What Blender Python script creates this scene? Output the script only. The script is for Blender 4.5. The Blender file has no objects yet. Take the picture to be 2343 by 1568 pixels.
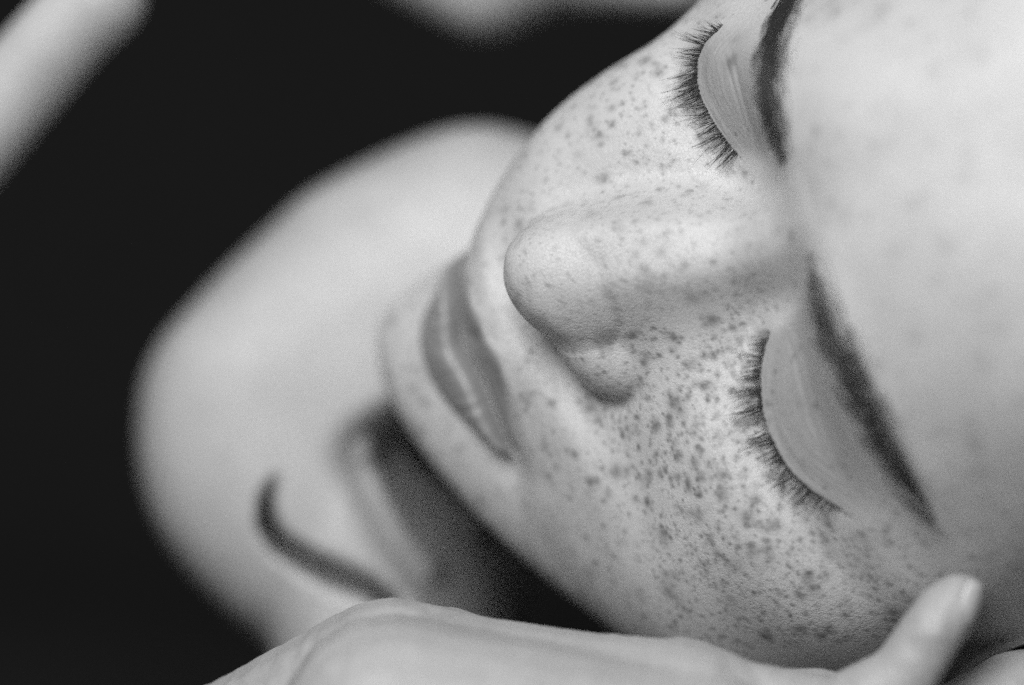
import bpy, math, random
import numpy as np
from mathutils import Vector
from mathutils.bvhtree import BVHTree

random.seed(7); RNG = np.random.default_rng(11)
SC = bpy.context.scene; COL = SC.collection

# ------------------------------------------------------------------ camera
LENS = 95.0                       # mm on a 36 mm sensor
FPX = LENS / 36.0 * 2343.0        # focal length in pixels of a 2343 x 1568 picture
cam = bpy.data.cameras.new('camera'); cam.lens = LENS; cam.sensor_width = 36.0
cam.clip_start = 0.02; cam.clip_end = 60.0
cam.dof.use_dof = True; cam.dof.focus_distance = 0.546; cam.dof.aperture_fstop = 2.8
cam.dof.aperture_blades = 0
camo = bpy.data.objects.new('camera', cam); COL.objects.link(camo)
camo.location = (0, 0, 0); camo.rotation_euler = (math.pi/2, 0, 0)
SC.camera = camo

# ------------------------------------------------------------------ world, lamps, exposure
W = bpy.data.worlds.new('World'); SC.world = W; W.use_nodes = True
bg = W.node_tree.nodes['Background']
bg.inputs[0].default_value = (1, 1, 1, 1); bg.inputs[1].default_value = 0.075

def area(name, loc, target, sx, sy, power):
    l = bpy.data.lights.new(name, 'AREA'); l.shape = 'RECTANGLE'; l.size = sx; l.size_y = sy; l.energy = power
    o = bpy.data.objects.new(name, l); COL.objects.link(o); o.location = loc
    o.rotation_euler = (Vector(target) - Vector(loc)).to_track_quat('-Z', 'Y').to_euler()
    return o
area('softbox_lamp', (-0.25, -0.37, 0.53), (0.0, 0.56, 0.0), 0.55, 0.55, 16.0)
area('overhead_lamp', (0.30, 0.35, 0.95), (0.02, 0.56, 0.0), 0.9, 0.9, 1.2)

SC.view_settings.view_transform = 'Standard'; SC.view_settings.look = 'None'
SC.view_settings.exposure = 0.0; SC.view_settings.gamma = 1.0; SC.view_settings.use_curve_mapping = False
SC.render.engine = 'CYCLES'
SC.cycles.use_denoising = False
SC.cycles.use_adaptive_sampling = True; SC.cycles.adaptive_threshold = 0.05; SC.cycles.adaptive_min_samples = 20   # keeps a fine grain, like the film's
SC.cycles.max_bounces = 6

# ------------------------------------------------------------------ frames
# face frame in millimetres: x towards her left, y towards the crown, z out of the face, origin between the eyes
def rod(r):
    t = np.linalg.norm(r); k = r/t
    K = np.array([[0, -k[2], k[1]], [k[2], 0, -k[0]], [-k[1], k[0], 0]])
    return np.eye(3) + math.sin(t)*K + (1-math.cos(t))*K@K
ROT = rod(np.array([-0.091, -0.7681, 0.2637])) @ np.array([[0, 1, 0], [-1, 0, 0], [0, 0, 1.0]])
TRA = np.array([46.393, 19.137, -537.073])
def face_to_cam(X): return X @ ROT.T + TRA
def cam_to_world(C): return np.stack([C[..., 0], -C[..., 2], C[..., 1]], -1) * 0.001
def at(px, py, d):                # the point seen at a pixel of the 2343 x 1568 picture, d millimetres away (camera frame, mm)
    px, py, d = np.broadcast_arrays(np.asarray(px, float), np.asarray(py, float), np.asarray(d, float))
    return np.stack([(px-1171.5)/FPX*d, (784-py)/FPX*d, -d], -1)

def sstep(a, b, x):
    t = np.clip((x-a)/(b-a), 0, 1); return t*t*(3-2*t)
def smax(a, b, k):
    h = np.clip(0.5 + 0.5*(a-b)/k, 0, 1); return b*(1-h) + a*h + k*h*(1-h)
def gau(x, y, cx, cy, sx, sy, rot=0.0):
    dx, dy = x-cx, y-cy
    if rot:
        c, s = math.cos(rot), math.sin(rot); dx, dy = c*dx+s*dy, -s*dx+c*dy
    return np.exp(-0.5*((dx/sx)**2 + (dy/sy)**2))
def spl(xs, ys):                  # smooth (pchip) curve through knots
    xs = np.asarray(xs, float); ys = np.asarray(ys, float); h = np.diff(xs); d = np.diff(ys)/h
    m = np.zeros_like(ys); m[0], m[-1] = d[0], d[-1]
    for i in range(1, len(xs)-1):
        if d[i-1]*d[i] > 0:
            w1, w2 = 2*h[i]+h[i-1], h[i]+2*h[i-1]; m[i] = (w1+w2)/(w1/d[i-1]+w2/d[i])
    def f(x):
        x = np.clip(x, xs[0], xs[-1]); i = np.clip(np.searchsorted(xs, x, side='right')-1, 0, len(xs)-2)
        t = (x-xs[i])/h[i]
        return ((2*t**3-3*t**2+1)*ys[i] + (t**3-2*t**2+t)*h[i]*m[i] + (-2*t**3+3*t**2)*ys[i+1] + (t**3-t**2)*h[i]*m[i+1])
    return f

# ------------------------------------------------------------------ smooth random fields (value noise on lattices)
def noise2(x, y, scale, seed):
    r = np.random.default_rng(seed); G = r.random((257, 257))
    X = x/scale + 1000.37; Y = y/scale + 1000.71
    i = np.floor(X).astype(int); j = np.floor(Y).astype(int); fx = X-i; fy = Y-j
    fx = fx*fx*(3-2*fx); fy = fy*fy*(3-2*fy); i %= 256; j %= 256
    return (G[i, j]*(1-fx)*(1-fy) + G[i+1, j]*fx*(1-fy) + G[i, j+1]*(1-fx)*fy + G[i+1, j+1]*fx*fy)*2-1

# ------------------------------------------------------------------ the head surface
ZC = -80.0; EXP = 0.80
half_l = spl([-122, -116, -108, -98, -85, -70, -50, -25, 0, 30, 60, 85, 105, 116], [14, 26, 38, 51, 69, 88, 96, 94, 88, 85, 82, 72, 44, 4])
half_r = spl([-122, -116, -108, -98, -85, -70, -50, -27, -13, 0, 30, 60, 85, 105, 116], [12, 20, 27, 32, 38, 46, 53.5, 60, 68.5, 69, 69, 69, 60, 40, 4])
def half_w(x, y): return np.where(x > 0, half_l(y), half_r(y))
front_z = spl([-122, -116, -110, -104, -97, -86, -76, -66, -50, -30, -10, 4, 20, 34, 50, 70, 88, 105, 116],
              [-46, -28, -17, -10, -4.5, 0.0, -0.5, 3.5, 8.0, 5, 3, 8.5, 10.5, 10.5, 9, 3, -9, -36, -76])

def lip_y(x):                      # upper border, parting line, lower border of the lips; half width
    ax = np.abs(x); t = np.clip(ax/25.0, 0, 1)
    yu = -62.8 + 1.5*np.exp(-0.5*((ax-4.5)/2.6)**2) - 1.2*np.exp(-0.5*(ax/1.8)**2) - 8.2*t**1.7
    ys = -69.6 - 0.9*np.exp(-0.5*(ax/4)**2) + 0.6*np.exp(-0.5*((ax-9)/5)**2) - 1.4*t**2
    yl = -80.6 + 9.6*t**2.3
    return yu, ys, yl
def lid_y(ax):                     # lash line of the closed eye, by distance from the midline
    t = np.clip((ax-15.5)/29.5, -0.2, 1.2)
    return -1.0 + 3.0*t - 9.0*(4*t*(1-t))**0.8*(1-0.25*(t-0.5)) * (t > 0) * (t < 1)
lid_curve = spl([12, 15.5, 19, 24, 30, 36, 41, 45, 50], [-0.5, -1.0, -4.2, -7.2, -8.8, -7.4, -3.6, 1.0, 4.0])
crease_curve = spl([12, 16, 20, 26, 32, 38, 44, 50], [1, 3.5, 6.2, 8.2, 8.4, 7.2, 4.2, 2.0])

def Zf(x, y, detail=True):
    ax = np.abs(x)
    a = half_w(x, y); zf = front_z(y)
    q = np.clip(ax/a, 0, 1)
    sn = q**(1/EXP); cs = np.sqrt(np.clip(1-sn**2, 0, 1))
    z = ZC + (zf-ZC)*cs**EXP
    return feature(x, y, z)

def feature(x, y, z):
    ax = np.abs(x)
    # brow ridge, cheeks, chin, temples
    z = z + 3.0*gau(ax, y, 30, 21, 17, 7, 0.10) + 0.8*gau(ax, y, 9, 22, 9, 8)
    z = z + np.where(x > 0, 6.0, 3.0)*gau(ax, y, 45, -26, 16, 13) + 4.0*gau(ax, y, 34, -40, 16, 18)
    z = z - 3.0*gau(ax, y, 58, 14, 10, 18)
    z = z + 2.5*gau(x, y, -54, -13, 8, 6)
    z = z + 2.0*gau(ax, y, 0, -96, 15, 9) - 1.5*gau(ax, y, 0, -87, 17, 4.0)
    z = z + 7.5*np.exp(-0.5*((x-1)/np.where(x>1, 23, 17))**2)*sstep(-68, -62, y+0.010*(ax-4)**2*(x>0))*sstep(-48, -58, y)
    # eye sockets and the closed lids over the eyeballs
    z = z - 6.5*gau(ax, y, 28, 1, 17, 10) - 5.5*gau(ax, y, 15, 3, 5, 9) - (x > 0)*1.5*gau(ax, y, 18, 9, 7, 7)
    r2 = ((ax-30.5)/17)**2 + ((y-0.5)/np.where(y>0.5, 17.5, 13))**2
    ball = 0.5 - 7.0*r2/np.sqrt(1+0.15*r2)
    z = smax(z, ball, 9.0)
    inl = sstep(14.5, 22, ax)*sstep(49, 41, ax)
    dy = y - lid_curve(ax)
    z = z + inl*(0.6*np.exp(-np.clip(dy, 0, 99)/2.2)*(dy >= 0) - 1.0*np.exp(-np.clip(-dy, 0, 99)/2.0)*(dy < 0))
    dc = y - crease_curve(ax)
    z = z - 0.28*np.exp(-0.5*(dc/0.7)**2)*sstep(15, 21, ax)*sstep(44, 30, ax)*np.where(x > 0, 0.5, 1.3)
    dd = dc + 3.0 + 0.5*noise2(ax, y*0.2, 6, 44)
    z = z - 0.22*np.exp(-0.5*(dd/0.45)**2)*sstep(17, 23, ax)*sstep(42, 32, ax)
    z = z + 0.3*gau(ax, y, 15.2, -1, 1.8, 1.6)
    z = z + 0.11*noise2(ax*0.16+y*0.05, dy, 0.75, 41)*sstep(15, 20, ax)*sstep(48, 40, ax)*sstep(0.3, 1.5, dy)*sstep(13, 8, dy)
    z = z + 0.22*noise2(ax*0.45-y*0.3, y+ax*0.3, 0.9, 42)*gau(ax, y, 19, -8, 6, 5)*(dy < 0)
    z = z - 0.8*np.exp(-0.5*((y - (-15 + 0.012*(ax-30)**2))/2.2)**2)*sstep(14, 20, ax)*sstep(48, 36, ax)
    # nose: pyramid, ridge, tip, wings
    yy = np.clip(y, -60, 25)
    H = spl([-58, -52, -47, -40, -28, -15, -3, 6, 14, 24], [0, 0, 4, 15.5, 18.0, 14.5, 9.3, 5.0, 2.6, 0])(yy)
    Wd = spl([-58, -47, -40, -30, -12, 4, 24], [12.0, 12.5, 12.5, 11.5, 9.5, 8.3, 9.0])(yy)
    z = z + H/(1+np.abs(x/np.where(x > 0, Wd+0.8, Wd-1.2))**np.where(x > 0, 3.0, 6.5))
    z = z - 1.7*np.exp(-0.5*((x+Wd+2.6)/2.4)**2)*sstep(-46, -36, y)*sstep(8, -6, y)
    def ball_z(cx, cy, cz, rx, ry, rz):
        r = ((x-cx)/rx)**2 + ((y-cy)/ry)**2
        return cz + rz*np.sqrt(np.clip(1-r, 0, 1)) - 60*np.clip(r-1, 0, 3)
    z = smax(z, ball_z(0, -38.5, 14.0, 12.0, 12.0, 14.0), 7.0)
    z = smax(z, ball_z(-6.0, -41.0, 8.0, 8.5, 8.5, 12.0), 3.0)
    z = smax(z, ball_z(8.0, -42.6, 9.0, 9.0, 8.6, 11.8), 3.5)
    z = smax(z, ball_z(10.8, -43.6, 9.0, 8.0, 8.0, 9.8), 3.0)
    z = smax(z, ball_z(11.8, -43.0, 9.6, 8.2, 8.0, 9.4), 5.0)
    z = z - 1.6*np.exp(-0.5*((np.hypot(x-11.8, y+43.2)-9.2)/1.0)**2)*sstep(15.5, 20, x)*sstep(-35.5, -41, y)
    z = z - 0.8*gau(x, y, 9.5, -35.0, 5.0, 2.2, -0.35)
    # philtrum
    z = z - 5.0*gau(x, y, 4, -54.0, 13, 2.8)
    z = z - 0.7*gau(ax, y, 0, -58, 2.4, 4)
    # nasolabial fold
    # lips
    yu, ys, yl = lip_y(x)
    wl = sstep(26.5, 21, ax)
    tu = np.clip((y-ys)/np.maximum(yu-ys, 0.4), 0, 1); tl = np.clip((ys-y)/np.maximum(ys-yl, 0.4), 0, 1)
    up = np.where((y >= ys) & (y <= yu), 2.4*np.sin(np.pi*tu**0.62)**0.7 * (1-0.15*tu), 0)
    lo = np.where((y < ys) & (y >= yl), 6.6*np.sin(np.pi*tl**0.64), 0)
    ridge = noise2(x + 0.15*(y+74), 0.12*y, 1.3, 31)
    z = z + wl*(up+lo)*(1+0.05*ridge+0.05*noise2(x, y, 2.6, 33))
    z = z + 0.35*np.exp(-0.5*((y-yu-0.4)/1.0)**2)*sstep(24, 14, ax)
    z = z - wl*3.4*np.exp(-0.5*((y-ys)/0.85)**2)
    z = z - 2.0*gau(ax, y, 26, -71, 3.2, 3.0)
    return z

# ---- pull the sculpted head onto the measured landmarks of this face (small shifts square to the line of sight)
LM = [((-15.5, -1), (1700, 378)), ((-45, 1), (1640, 72)), ((-30, -8.8), (1604, 195)), ((-20, -4.8), (1650, 310)),
      ((15.5, -1), (1763, 736)), ((45, 1), (1917, 1164)), ((30, -8.8), (1745, 950)), ((22, -6), (1743, 850)), ((38, -6), (1815, 1085)),
      ((0, -38), (1195, 655)), ((16.5, -46), (1365, 885)),
      ((15, 20), (1850, 600)), ((34, 25), (1945, 850)), ((55, 18), (2130, 1190)),
      ((-15, 20), (1775, 335)), ((-36, 25), (1762, 120)),
      ((25, -71), (1187, 1058)), ((-25, -71), (1100, 560)), ((-26, -57), (1105, 480)), ((-12, -61), (1088, 650)), ((3, -70), (1069, 803)), ((0, -80.6), (966, 800)), ((0, -101), (866, 800)),
      ((0, -10), (1620, 570)), ((0, 6), (1790, 540))]
AUX = [(75, -20, -80), (-75, -20, -80), (70, 60, -60), (-70, 60, -60), (0, 90, -10), (0, -110, -60), (60, -60, -40), (-60, -60, -40), (0, -115, -30), (50, 60, -5), (0, 55, 8)]
lx = np.array([a[0] for a in LM], float); lz = Zf(lx[:, 0], lx[:, 1]); LP = np.c_[lx, lz]
LC = face_to_cam(LP)
goal = np.array([b for a, b in LM], float); gd = -LC[:, 2]
GC = at(goal[:, 0], goal[:, 1], gd)
D = np.r_[GC-LC, np.zeros((len(AUX), 3))]; NODES = np.r_[LP, np.array(AUX, float)]
SIG = 26.0
def kern(A, B): return np.exp(-0.5*((A[:, None, :]-B[None])**2).sum(-1)/SIG**2)
WTS = np.linalg.solve(kern(NODES, NODES) + 0.02*np.eye(len(NODES)), D)
def warp(P):
    out = face_to_cam(P); S = P.shape[0]
    for i in range(0, S, 60000):
        out[i:i+60000] += kern(P[i:i+60000], NODES) @ WTS
    return out
def skin_pt(x, y, lift=0.0):       # a point of the face, in camera millimetres
    x = np.atleast_1d(np.asarray(x, float)); y = np.atleast_1d(np.asarray(y, float))
    P = np.c_[x, y, Zf(x, y)]; e = 0.4
    zx = (Zf(x+e, y)-Zf(x-e, y))/(2*e); zy = (Zf(x, y+e)-Zf(x, y-e))/(2*e)
    n = np.c_[-zx, -zy, np.ones_like(x)]; n /= np.linalg.norm(n, axis=1)[:, None]
    return warp(P + n*np.reshape(lift, (-1, 1)) if np.ndim(lift) else P + n*lift)

u = np.linspace(-1, 1, 760)
th = np.radians(118)*(0.52*u + 0.48*u**3)
th = np.r_[np.linspace(-math.pi, th[0], 14)[:-1], th, np.linspace(th[-1], math.pi, 14)[1:-1]]
ys_ = np.r_[np.linspace(-122, -104, 40)[:-1], np.linspace(-104, 72, 700), np.linspace(72, 115.5, 60)[1:]]
TH, YY = np.meshgrid(th, ys_)
A_ = half_w(np.sin(TH), YY); ZF_ = front_z(YY)
XX = A_*np.sign(np.sin(TH))*np.abs(np.sin(TH))**EXP
cz = np.cos(TH)
ZB = np.where(cz >= 0, ZC + (ZF_-ZC)*np.abs(cz)**EXP, ZC - 95*(A_/68)*np.abs(cz)**0.9)
fr = sstep(-0.02, 0.10, cz)
ZZ = np.where(fr > 0, ZB + fr*(feature(XX, YY, ZB)-ZB), ZB)
HEAD = np.stack([XX, YY, ZZ], -1).reshape(-1, 3)
hx, hy = HEAD[:, 0], HEAD[:, 1]
ny, nx = TH.shape
idx = np.arange(ny*nx).reshape(ny, nx)
a0 = idx[:-1]; a1 = np.roll(a0, -1, 1); b0 = idx[1:]; b1 = np.roll(b0, -1, 1)
HEAD_F = np.stack([a0, a1, b1, b0], -1).reshape(-1, 4)

HEAD_C = warp(HEAD)

# ---- marks of the skin: freckles, lips (colour of the skin itself, kept as mesh attributes)
def freckles():
    M = np.zeros((ny, nx)); G = HEAD_C.reshape(ny, nx, 3)
    seg = np.linalg.norm(np.diff(G, axis=1), axis=2); S = np.concatenate([np.zeros((ny, 1)), np.cumsum(seg, 1)], 1)
    mid = np.argmin(np.abs(th)); S = S - S[:, mid:mid+1]
    def dens(x, y):
        ax = abs(x)
        d = 1.0*math.exp(-0.5*(((ax-38)/22)**2 + ((y+26)/17)**2)) + 0.8*math.exp(-0.5*((x/9)**2 + ((y+20)/16)**2))
        d += 0.6*math.exp(-0.5*((ax/24)**2 + ((y+58)/9)**2)) + 1.1*math.exp(-0.5*((ax/30)**2+((y+88)/10)**2))
        d += (x > 0)*0.75*math.exp(-0.5*(((x-32)/18)**2 + ((y+60)/13)**2))
        d += 0.6*math.exp(-0.5*(((x-13)/6)**2 + ((y+20)/14)**2))
        d += 0.05*(y > 20) + 0.9*math.exp(-0.5*(((x-58)/16)**2 + ((y+22)/26)**2))
        return min(d, 1.0)
    rr = random.Random(5)
    g = HEAD_C
    W3 = np.stack([0.24*noise2(g[:, i]+0.37*g[:, (i+1) % 3], g[:, (i+2) % 3]-0.29*g[:, i], 0.75, 21+i) for i in range(3)], -1).reshape(ny, nx, 3)
    n = 0
    while n < 6200:
        j = rr.uniform(-100, 70); si = rr.uniform(-85, 95)
        row = np.searchsorted(ys_, j); col = np.searchsorted(S[row], si)
        if not (0 < col < nx-1): continue
        x, y = XX[row, col], j
        ax = abs(x)
        if rr.random() > dens(x, y): continue
        yu, yss, yl = lip_y(np.array(x))
        if yl-1.5 < y < yu+1.0 and ax < 26: continue
        if ax > 14 and ax < 48 and y > lid_curve(ax)-0.5 and y < 16 and rr.random() > 0.12: continue
        if si > 0: pass
        r = min(0.16*math.exp(abs(rr.gauss(0, 1.0))*0.68), 1.05)*rr.uniform(0.8, 1.25)
        if y < -52: r *= 0.75
        if x < 0: r *= 0.82
        if rr.random() < 0.010 and y < 20: r = rr.uniform(0.8, 1.35)
        if y > 20: r = rr.uniform(0.5, 1.4)
        k = rr.uniform(0.14, 0.78)*(0.3 if y > 20 else 0.6 if (ax < 11 and y > -48) else 0.85 if x < 0 else 1)
        R = 2.6*r+0.8; w = int(R/0.16)+2
        jr = int(row); sl = (slice(max(0, jr-w), jr+w), slice(max(0, int(col)-w), int(col)+w))
        d2 = ((G[sl]-G[jr, col]+W3[sl]*min(1, r*1.8))**2).sum(-1)/(r*r)
        M[sl] = 1-(1-M[sl])*(1-k*np.exp(-0.5*d2))
        n += 1
    return M.reshape(-1)
FRECK = freckles()
yu_, ysx_, yl_ = lip_y(hx)
fl = (HEAD[:, 2] > -30)
LIPM = fl*sstep(26.5, 24.5, np.abs(hx))*sstep(0.6, -0.4, hy-yu_)*sstep(-0.9, 0.5, hy-yl_)
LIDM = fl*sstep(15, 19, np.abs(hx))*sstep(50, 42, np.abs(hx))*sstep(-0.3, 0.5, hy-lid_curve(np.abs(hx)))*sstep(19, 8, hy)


# ------------------------------------------------------------------ meshes and materials
def mesh(name, V, F, mats, parent=None, smooth=True):
    me = bpy.data.meshes.new(name)
    if isinstance(F, np.ndarray):
        k = F.shape[1]
        me.vertices.add(len(V)); me.vertices.foreach_set('co', np.ascontiguousarray(V, np.float32).ravel())
        me.loops.add(F.size); me.loops.foreach_set('vertex_index', F.astype(np.int32).ravel())
        me.polygons.add(len(F)); me.polygons.foreach_set('loop_start', np.arange(0, F.size, k, dtype=np.int32))
        me.update(calc_edges=True)
    else:
        me.from_pydata([tuple(v) for v in V], [], F); me.update()
    if smooth: me.polygons.foreach_set('use_smooth', np.ones(len(me.polygons), bool))
    for m in (mats if isinstance(mats, (list, tuple)) else [mats]): me.materials.append(m)
    o = bpy.data.objects.new(name, me); COL.objects.link(o)
    if parent: o.parent = parent
    return o
def attr(o, name, vals):
    a = o.data.attributes.new(name, 'FLOAT', 'POINT'); a.data.foreach_set('value', np.asarray(vals, np.float32))

class NT:
    def __init__(s, name):
        s.m = bpy.data.materials.new(name); s.m.use_nodes = True; s.t = s.m.node_tree; s.b = s.t.nodes['Principled BSDF']
    def n(s, typ, **kw):
        nd = s.t.nodes.new(typ)
        for k, v in kw.items(): setattr(nd, k, v)
        return nd
    def l(s, a, b): s.t.links.new(a, b)
    def math(s, op, a, b=None):
        nd = s.n('ShaderNodeMath', operation=op)
        for i, v in enumerate((a, b)):
            if v is None: continue
            if isinstance(v, (int, float)): nd.inputs[i].default_value = v
            else: s.l(v, nd.inputs[i])
        return nd.outputs[0]
    def noise(s, vec, scale, detail=3, rough=0.5):
        nd = s.n('ShaderNodeTexNoise'); nd.inputs['Scale'].default_value = scale; nd.inputs['Detail'].default_value = detail; nd.inputs['Roughness'].default_value = rough
        s.l(vec, nd.inputs['Vector']); return nd.outputs['Fac']

def skin_material():
    k = NT('skin'); b = k.b
    tc = k.n('ShaderNodeTexCoord').outputs['Object']
    fr = k.n('ShaderNodeAttribute', attribute_name='freckle').outputs['Fac']
    lip = k.n('ShaderNodeAttribute', attribute_name='lip').outputs['Fac']
    big = k.noise(tc, 55, 4, 0.6); fine = k.noise(tc, 900, 4, 0.7)
    v = k.math('ADD', 0.50, k.math('MULTIPLY', k.math('SUBTRACT', big, 0.5), 0.22))
    v = k.math('ADD', v, k.math('MULTIPLY', k.math('SUBTRACT', fine, 0.5), 0.12))
    v = k.math('ADD', v, k.math('MULTIPLY', k.math('SUBTRACT', k.noise(tc, 2600, 2, 0.6), 0.5), 0.16))
    v = k.math('MULTIPLY', v, k.math('SUBTRACT', 1.0, k.math('MULTIPLY', k.n('ShaderNodeAttribute', attribute_name='limb').outputs['Fac'], 0.26)))
    v = k.math('MULTIPLY', v, k.math('SUBTRACT', 1.0, k.math('MULTIPLY', fr, 0.80)))
    v = k.math('MULTIPLY', v, k.math('SUBTRACT', 1.0, k.math('MULTIPLY', lip, 0.50)))
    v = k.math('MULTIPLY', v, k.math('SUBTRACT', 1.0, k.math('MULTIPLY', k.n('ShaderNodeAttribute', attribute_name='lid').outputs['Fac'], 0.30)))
    cc = k.n('ShaderNodeCombineColor')
    for i in range(3): k.l(v, cc.inputs[i])
    k.l(cc.outputs[0], b.inputs['Base Color'])
    b.inputs['Specular IOR Level'].default_value = 0.5
    k.l(k.math('ADD', 0.5, k.math('MULTIPLY', lip, 0.2)), b.inputs['Specular IOR Level']); rg = k.math('SUBTRACT', 0.46, k.math('MULTIPLY', lip, 0.02)); k.l(rg, b.inputs['Roughness'])
    b.inputs['Subsurface Weight'].default_value = 0.0
    vo = k.n('ShaderNodeTexVoronoi', feature='DISTANCE_TO_EDGE'); vo.inputs['Scale'].default_value = 1500; k.l(tc, vo.inputs['Vector'])
    hgt = k.math('ADD', k.math('MULTIPLY', k.noise(tc, 1300, 3, 0.6), 0.6), k.math('MULTIPLY', k.math('MINIMUM', vo.outputs['Distance'], 0.15), 0.9))
    bp = k.n('ShaderNodeBump'); bp.inputs['Strength'].default_value = 0.8; bp.inputs['Distance'].default_value = 0.00029
    k.l(k.math('MULTIPLY', hgt, k.math('SUBTRACT', 1.0, k.math('MULTIPLY', lip, 0.9))), bp.inputs['Height']); k.l(bp.outputs['Normal'], b.inputs['Normal'])
    return k.m
def plain(name, v, rough, spec=0.3, nz=0.0, scale=200):
    k = NT(name); k.b.inputs['Roughness'].default_value = rough; k.b.inputs['Specular IOR Level'].default_value = spec
    tc = k.n('ShaderNodeTexCoord').outputs['Object']
    x = k.math('MULTIPLY', v, k.math('ADD', 1-nz/2, k.math('MULTIPLY', k.noise(tc, scale, 3), nz)))
    cc = k.n('ShaderNodeCombineColor')
    for i in range(3): k.l(x, cc.inputs[i])
    k.l(cc.outputs[0], k.b.inputs['Base Color']); return k.m
M_SKIN = skin_material()
M_HAIR = plain('dark_hair', 0.03, 0.5, 0.3, 0.4, 300)
M_CLOTH = plain('black_cloth', 0.023, 0.95, 0.05, 0.5, 40)
M_NAIL = plain('fingernail', 0.46, 0.40, 0.5, 0.1, 300)

# ------------------------------------------------------------------ backdrop: black cloth under and behind her
g = []; NB = 60
for i in range(NB+1):
    t = i/NB; L = t*3.6
    y, z = (-0.6+L, -0.125) if L < 1.9 else (1.3 + 0.5*math.sin(min((L-1.9)/0.5, math.pi/2)), -0.125 + 0.5*(1-math.cos(min((L-1.9)/0.5, math.pi/2))) + max(0, L-1.9-0.785))
    g.append((y, z))
V = []; F = []; NX = 60
for i, (y, z) in enumerate(g):
    for j in range(NX+1):
        V.append((-1.6+3.2*j/NX, y, z + 0.004*math.sin(j*0.9+i*0.3)))
for i in range(NB):
    for j in range(NX):
        p = i*(NX+1)+j; F.append((p, p+1, p+NX+2, p+NX+1))
bd = mesh('backdrop', V, F, M_CLOTH); bd['kind'] = 'structure'

# ------------------------------------------------------------------ shoulder, neck, arms, hand
def closed_spline(pts, n):
    P = np.asarray(pts, float); m = len(P); t = np.linspace(0, m, n, endpoint=False); i = t.astype(int); f = (t-i)[:, None]
    p0, p1, p2, p3 = P[(i-1) % m], P[i % m], P[(i+1) % m], P[(i+2) % m]
    return 0.5*((2*p1) + (-p0+p2)*f + (2*p0-5*p1+4*p2-p3)*f**2 + (-p0+3*p1-3*p2+p3)*f**3)
def polyline_dist(px, py, pts):
    best = np.full(px.shape, 1e9)
    for (ax, ay), (bx, by) in zip(pts[:-1], pts[1:]):
        dx, dy = bx-ax, by-ay; t = np.clip(((px-ax)*dx+(py-ay)*dy)/(dx*dx+dy*dy), 0, 1)
        best = np.minimum(best, np.hypot(px-ax-t*dx, py-ay-t*dy))
    return best
def blob(outline, centre, depth, thick_f, thick_b, na=220, nr=90, push=None, pw=2.4, shrink=1.0):
    """a closed rounded volume whose outline is seen as given; push(px, py) sets the front back by millimetres"""
    O = closed_spline(outline, na); C = np.array(centre, float); O = C + (O-C)*shrink; r = np.linspace(0, 1, nr)[1:]
    V = []; faces = []
    out = []
    for side in (0, 1):
        rad = np.sin(r*math.pi/2)
        p = C + rad[:, None, None]*(O-C)[None]
        h = (1-rad**pw)**(1/pw)
        d = depth - thick_f*h[:, None] if side == 0 else depth + thick_b*h[:, None]
        d = np.broadcast_to(d, p.shape[:2]).copy()
        if push is not None: d += push(p[..., 0], p[..., 1])
        dc = depth - thick_f if side == 0 else depth + thick_b
        cc = C[None]
        if push is not None: dc = dc + float(push(np.array([C[0]]), np.array([C[1]]))[0])
        out.append((np.concatenate([at(cc[:, 0], cc[:, 1], dc), at(p[..., 0], p[..., 1], d).reshape(-1, 3)]), len(r)))
    V = np.concatenate([out[0][0], out[1][0]]); off = len(out[0][0]); R = len(r)
    Q = []
    for side, o in ((0, 0), (1, off)):
        for i in range(na):
            j = (i+1) % na
            f = [o, o+1+i, o+1+j]; Q.append(f if side == 0 else f[::-1])
            for k in range(R-1):
                a, b, c, d_ = o+1+k*na+i, o+1+(k+1)*na+i, o+1+(k+1)*na+j, o+1+k*na+j
                Q.append([a, b, c, d_] if side == 0 else [d_, c, b, a])
    return V, Q

CREASE = [(632, 1090), (610, 1145), (612, 1200), (642, 1245), (700, 1285), (770, 1320), (850, 1350), (900, 1390)]
def shoulder_push(px, py):
    d = polyline_dist(px, py, CREASE)
    w = 9.0 + 4*sstep(1100, 1300, py)
    p = 29*np.exp(-0.5*(d/w)**2)*sstep(1075, 1220, py)
    # hollow of the neck under the jaw
    e = (px-795)*0.9 - (py-1080)*0.43 - 0.0012*np.maximum(0, 1090-py)**2*3
    p = p + np.minimum(80, 0.26*np.log1p(np.exp(np.clip((e+10)/22, -30, 30)))*22)*sstep(900, 1090, py+0.25*(px-830))
    for pl, a, w_ in (([(845, 1040), (880, 1130), (930, 1220), (990, 1300)], 6, 20), ([(930, 1050), (1010, 1120), (1100, 1200)], 7, 18)):
        p = p - a*np.exp(-0.5*(polyline_dist(px, py, pl)/w_)**2)
    return p
SH_OUT = [(1190, 285), (1090, 272), (990, 292), (850, 350), (700, 432), (600, 520), (500, 615), (420, 700), (350, 785), (311, 880), (300, 1000), (314, 1120),
          (355, 1230), (425, 1330), (520, 1425), (610, 1505), (640, 1640), (640, 1850), (800, 2050), (1050, 2050), (1150, 1850), (1180, 1600), (1200, 1440), (1250, 1330), (1350, 1130), (1500, 900), (1500, 550), (1350, 350)]
bodies = []
bodies.append(blob(SH_OUT, (860, 880), 662, 48, 60, push=shoulder_push, shrink=0.972, pw=3.6))
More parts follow.
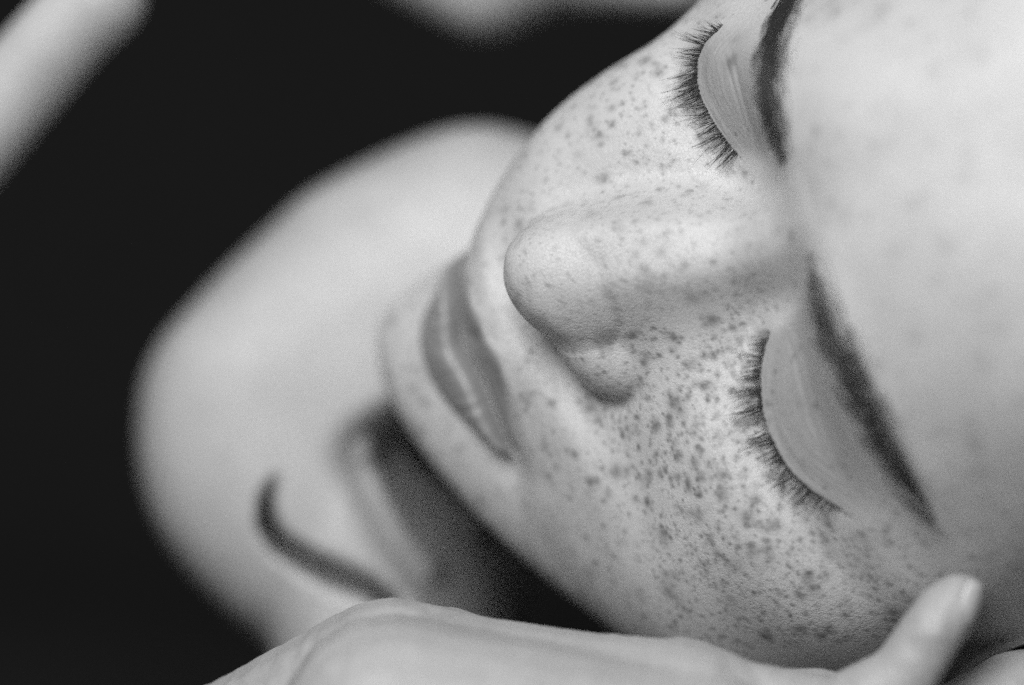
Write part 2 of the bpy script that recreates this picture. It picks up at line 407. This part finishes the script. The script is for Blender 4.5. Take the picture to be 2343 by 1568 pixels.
def spheres_remesh(chains, voxel, smooth_it):
    """chains of (px, py, depth mm, radius mm) grown into one smooth skin (camera millimetres)"""
    bm_v = []; bm_f = []
    for ch in chains:
        pts = [(at(a, b, c), r) for a, b, c, r in ch]
        seq = []
        for (p, r), (q, s) in zip(pts[:-1], pts[1:]):
            n = max(2, int(np.linalg.norm(q-p)/(0.22*min(r, s))))
            for k in range(n): seq.append((p+(q-p)*k/n, r+(s-r)*k/n))
        seq.append(pts[-1])
        for p, r in seq:
            o = len(bm_v); A, B = 16, 10
            bm_v.append(p+np.array([0, 0, r]))
            for i in range(1, B):
                for j in range(A):
                    f, t = math.pi*i/B, 2*math.pi*j/A
                    bm_v.append(p+r*np.array([math.sin(f)*math.cos(t), math.sin(f)*math.sin(t), math.cos(f)]))
            bm_v.append(p-np.array([0, 0, r])); e = len(bm_v)-1
            for j in range(A):
                k = (j+1) % A
                bm_f.append((o, o+1+j, o+1+k)); bm_f.append((e, e-A+k, e-A+j))
                for i in range(B-2):
                    a = o+1+i*A; bm_f.append((a+j, a+A+j, a+A+k, a+k))
    me = bpy.data.meshes.new('tmp'); me.from_pydata([tuple(v) for v in bm_v], [], bm_f); me.update()
    ob = bpy.data.objects.new('tmp', me); COL.objects.link(ob)
    m = ob.modifiers.new('r', 'REMESH'); m.mode = 'VOXEL'; m.voxel_size = voxel
    s = ob.modifiers.new('s', 'SMOOTH'); s.factor = 0.5; s.iterations = smooth_it
    dg = bpy.context.evaluated_depsgraph_get(); ev = ob.evaluated_get(dg); em = ev.to_mesh()
    V = np.zeros(len(em.vertices)*3, np.float32); em.vertices.foreach_get('co', V)
    F = [list(p.vertices) for p in em.polygons]
    ev.to_mesh_clear(); bpy.data.objects.remove(ob); bpy.data.meshes.remove(me)
    return V.reshape(-1, 3).astype(float), F
HD = 528
# her other arm, far behind: forearm from the lower left up to the bent elbow, upper arm on above the picture
arm_chains = [[(-900, 1250, 640, 15), (-300, 590, 632, 12.8), (20, 222, 626, 11.0), (165, 56, 622, 10.6), (238, -8, 620, 10.4), (190, -130, 625, 11.5), (250, -420, 640, 18), (700, -560, 670, 26), (1100, -380, 700, 30)],
              [(940, -160, 705, 18), (1110, -72, 705, 18), (1260, -90, 708, 12.5), (1440, -48, 712, 8), (1560, -45, 714, 8), (1900, -260, 720, 14)]]
bodies.append(spheres_remesh(arm_chains, 1.5, 12))
hand_chains = [
    # forearm and wrist, back of the hand
    [(330, 1940, HD+35, 26), (610, 1795, HD+25, 24), (900, 1610, HD+12, 21.5), (1100, 1640, HD+8, 20), (1350, 1665, HD+4, 19), (1560, 1660, HD, 17)],
    [(900, 1660, HD, 22), (1200, 1720, HD-4, 22), (1600, 1760, HD-8, 19)],
    [(880, 1480, HD+24, 9.5), (1020, 1492, HD+20, 9.5), (1160, 1545, HD+16, 9.5)],
    # four fingers and the thumb
    [(1560, 1600, HD+2, 12.5), (1700, 1610, HD-2, 8.5), (1860, 1640, HD-4, 8.6), (2010, 1720, HD-6, 7.2)],
    [(1600, 1650, HD+8, 12), (1800, 1615, HD+8, 7.5), (1880, 1612, HD+6, 7.4), (1990, 1640, HD+2, 6.6)],
    [(1640, 1780, HD-8, 12), (1860, 1800, HD-14, 8.4), (2060, 1840, HD-18, 8), (2200, 1900, HD-20, 7.2)],
    [(1750, 1720, HD, 11), (1960, 1640, HD-4, 9.5), (2060, 1560, HD-6, 7.0), (2130, 1450, HD-8, 6.3), (2165, 1400, HD-8, 6.1), (2190, 1372, HD-8, 5.2), (2203, 1366, HD-8, 4.6)],
    [(2165, 1420, HD-7, 5.6), (2215, 1372, HD-6, 4.2)],
    [(1700, 1850, HD-5, 12), (2050, 1760, HD+4, 10), (2330, 1605, HD+14, 10.5), (2600, 1560, HD+20, 9)],
]
HV, HF = spheres_remesh(hand_chains, 0.9, 12)
# skin folds, tendons and veins of the hand: small real relief
hx_, hy_, hz_ = HV.T
rel = 0.35*noise2(hx_+0.4*hz_, hy_-0.3*hz_, 7, 51) + 0.16*noise2(hx_*1.2+0.3*hz_, hy_*0.5+0.2*hz_, 2.4, 52) + 0.07*noise2(hx_+hz_, hy_-hz_*0.6, 0.9, 53)
for (p_, q_, a_, w_) in (((860, 1418), (985, 1400), -0.7, 9), ((985, 1400), (1080, 1425), -0.5, 9), ((1905, 1540), (1950, 1590), -0.8, 12), ((2085, 1470), (2180, 1480), -0.35, 8), ((2075, 1490), (2185, 1505), -0.3, 8), ((1705, 1500), (1760, 1590), -0.6, 12)):
    PX = 1171.5+FPX*HV[:, 0]/-HV[:, 2]; PY = 784-FPX*HV[:, 1]/-HV[:, 2]
    rel += a_*np.exp(-0.5*(polyline_dist(PX, PY, [p_, q_])/w_)**2)
HV[:, 2] += rel; HV[:, 1] += 0.5*rel
bodies.append((HV, HF))

# ------------------------------------------------------------------ the person: one body mesh, hair and nails as its children
VV = [HEAD_C]; loops = [HEAD_F.reshape(-1)]; sizes = [np.full(len(HEAD_F), 4)]; off = len(HEAD_C)
for V, F in bodies:
    VV.append(V); sizes.append(np.array([len(f) for f in F])); loops.append(np.concatenate([np.asarray(f) for f in F])+off); off += len(V)
VV = cam_to_world(np.concatenate(VV)); loops = np.concatenate(loops); sizes = np.concatenate(sizes)
me = bpy.data.meshes.new('person')
me.vertices.add(len(VV)); me.vertices.foreach_set('co', VV.astype(np.float32).ravel())
me.loops.add(len(loops)); me.loops.foreach_set('vertex_index', loops.astype(np.int32))
me.polygons.add(len(sizes)); me.polygons.foreach_set('loop_start', np.r_[0, np.cumsum(sizes)[:-1]].astype(np.int32))
me.update(calc_edges=True); me.validate()
me.polygons.foreach_set('use_smooth', np.ones(len(me.polygons), bool)); me.materials.append(M_SKIN)
person = bpy.data.objects.new('person', me); COL.objects.link(person)
person['label'] = 'freckled person lying on one side with closed eyes, bare shoulder, cheek resting on a hand'
person['category'] = 'person'
ex = np.zeros(len(VV)); ex[:len(FRECK)] = FRECK; attr(person, 'freckle', ex)
ex = np.zeros(len(VV)); ex[:len(LIPM)] = LIPM; attr(person, 'lip', ex)
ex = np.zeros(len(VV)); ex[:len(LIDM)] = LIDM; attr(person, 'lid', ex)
ex = np.full(len(VV), 0.3); ex[:len(LIPM)] = 0; ex[-len(bodies[-1][0]):] = 1.0; attr(person, 'limb', ex)

# hairs: tapered tubes along small curves
def hairs(name, strands, parent, mat):
    V = []; F = []
    for pts, r in strands:                      # pts (n,3) camera mm
        n = len(pts); o = len(V)
        for i in range(n):
            t = pts[min(i+1, n-1)]-pts[max(i-1, 0)]; t = t/(np.linalg.norm(t)+1e-9)
            a = np.cross(t, [0.3, 0.5, 0.8]); a /= np.linalg.norm(a); b = np.cross(t, a)
            rr = r*(1-(i/(n-1))**1.6*0.85)
            for k in range(4):
                w = k*math.pi/2; V.append(pts[i]+rr*(math.cos(w)*a+math.sin(w)*b))
        for i in range(n-1):
            for k in range(4):
                p = o+i*4+k; q = o+i*4+(k+1) % 4; F.append((p, q, q+4, p+4))
    o = mesh(name, cam_to_world(np.array(V)), F, mat, parent); o['kind'] = 'stuff'
    return o

def face_dir(v): return np.asarray(v, float) @ ROT.T
rl = random.Random(3)
def lashes(s):
    st = []; t = 0.03
    while t < 0.98:
        w = rl.uniform(0.018, 0.06); n = rl.randint(5, 12); cf = rl.gauss(0, 0.16); cl = rl.uniform(0.6, 1.2); cu = rl.uniform(0.5, 1.25)
        for i in range(n):
            q0 = t + w*(rl.random()); q0 = min(q0, 0.985); ax = 16.3 + q0*29
            L = (2.8 + 5.0*math.sin(math.pi*min(1, 0.10+0.86*q0))**0.7)*cl*rl.uniform(0.5, 1.05)*(0.85 if s > 0 else 1)
            fan = (q0-0.42)*1.25 + cf + rl.gauss(0, 0.10) - (q0-t-w/2)/w*0.22
            p0 = skin_pt(s*ax, lid_curve(np.array([ax]))[0]+0.25+rl.gauss(0, 0.15), 0.1)[0]
            d = face_dir((s*math.sin(fan), -math.cos(fan), 0.28)); d /= np.linalg.norm(d)
            upv = face_dir((0, 0.25, 1.0)); upv /= np.linalg.norm(upv); sd = face_dir((s, 0, 0))*rl.gauss(0, 0.08)
            pts = [p0 + L*(q*d + 0.26*cu*q*q*upv + q*q*sd) for q in (0, .2, .4, .6, .8, 1)]
            st.append((np.array(pts), rl.uniform(0.05, 0.095)*(1.05 if s > 0 else 1)))
        t += w*rl.uniform(0.75, 1.15)
    for i in range(170):                        # short hairs that fill the lash line
        ax = rl.uniform(16.5, 46.5); L = rl.uniform(0.6, 1.9); fan = (ax-29)/29*1.2 + rl.gauss(0, 0.25)
        p0 = skin_pt(s*ax, lid_curve(np.array([ax]))[0]+rl.uniform(-0.1, 0.55), 0.05)[0]
        d = face_dir((s*math.sin(fan), -math.cos(fan), 0.35)); d /= np.linalg.norm(d)
        st.append((np.array([p0 + L*q*d for q in (0, .5, 1)]), 0.06))
    return st
for s in (-1, 1): hairs('eyelashes', lashes(s), person, M_HAIR)
def brow(s):
    st = []; mid = spl([10, 16, 34, 48, 58], [17.5, 19.5, 24.0, 21.0, 15.5]); wd = spl([10, 16, 34, 48, 58], [4.4, 7.0, 7.0, 5.0, 1.6])
    for i in range(1050):
        ax = rl.uniform(10, 54)
        if rl.random() > 1.15*min(1, (ax-9)/(9 if s < 0 else 21), (55-ax)/(12 if s < 0 else 20)): continue
        v = rl.gauss(0, 0.42); v = max(-1, min(1, v))
        y = mid(np.array([ax]))[0] + (0.9 if s < 0 else 0) + v*wd(np.array([ax]))[0]
        ang = spl([10, 18, 34, 58], [1.1, 0.6, 0.25, -0.35])(np.array([ax]))[0] - v*0.35 + rl.gauss(0, 0.12)
        L = rl.uniform(4, 7.5)
        q = np.array([0, .33, .66, 1.0])
        xs = s*(ax + q*L*math.cos(ang)); yq = y + q*L*math.sin(ang)*(1-0.3*q)
        st.append((skin_pt(xs, yq, 0.1+0.45*np.sin(q*2.2)), rl.uniform(0.045, 0.08)))
    return st
for s in (-1, 1): hairs('eyebrow', brow(s), person, M_HAIR)

# the nail on the raised finger: a curved plate with thickness
def nail(c, along, out, L, Wn, name):
    a = np.array(along, float); a /= np.linalg.norm(a); o = np.array(out, float); o -= a*(o@a); o /= np.linalg.norm(o); b = np.cross(a, o)
    V = []; F = []; n, m = 12, 10
    for lay in (0, 1):
        for i in range(n+1):
            for j in range(m+1):
                u_, v_ = i/n*2-1, j/m*2-1
                wv = Wn*(1-0.28*max(0, u_)**3-0.15*max(0, -u_)**2)
                V.append(c + a*(u_*L) + b*math.sin(v_*1.05)*wv + o*((math.cos(v_*1.05)-1)*wv*0.9 - 0.5*u_*u_ - 0.5*lay))
    S = (n+1)*(m+1)
    for i in range(n):
        for j in range(m):
            p = i*(m+1)+j; F.append((p, p+1, p+m+2, p+m+1)); F.append((S+p, S+p+m+1, S+p+m+2, S+p+1))
    rim = [i*(m+1) for i in range(n+1)] + [n*(m+1)+j for j in range(1, m+1)] + [i*(m+1)+m for i in range(n-1, -1, -1)] + [j for j in range(m-1, 0, -1)]
    for p, q in zip(rim, rim[1:]+rim[:1]): F.append((p, q, S+q, S+p))
    return mesh(name, cam_to_world(np.array(V)), F, M_NAIL, person)
nail(at(2234, 1388, HD-12.3), at(2246, 1345, HD-11)-at(2214, 1440, HD-11.5), (0.72, 0.0, 0.7), 4.4, 3.4, 'fingernail')

# dark hair from the hairline back (mostly outside the picture)
nrm = np.cross(np.roll(HEAD_C.reshape(ny, nx, 3), -1, 1)-np.roll(HEAD_C.reshape(ny, nx, 3), 1, 1), np.gradient(HEAD_C.reshape(ny, nx, 3), axis=0)).reshape(-1, 3)
nrm /= np.linalg.norm(nrm, axis=1)[:, None]+1e-9
THf = np.abs(TH).reshape(-1); YF = YY.reshape(-1)
hm = np.maximum(sstep(77, 86, YF + 0.02*hx*hx*0.05), sstep(math.radians(80), math.radians(92), THf)*sstep(-40, 0, YF))
lift = hm*(5 + 1.2*noise2(TH.reshape(-1)*70, YF*0.25, 1.5, 61) + 0.8*noise2(TH.reshape(-1)*70, YF*0.3, 0.7, 62)) - 2.0*(1-hm)
HC = HEAD_C + nrm*lift[:, None]
keep = (hm[HEAD_F].max(1) > 0.02)
sub = HEAD_F[keep]; used = np.unique(sub); mp = np.zeros(len(HC), int); mp[used] = np.arange(len(used))
mesh('hair', cam_to_world(HC[used]), mp[sub], M_HAIR, person)
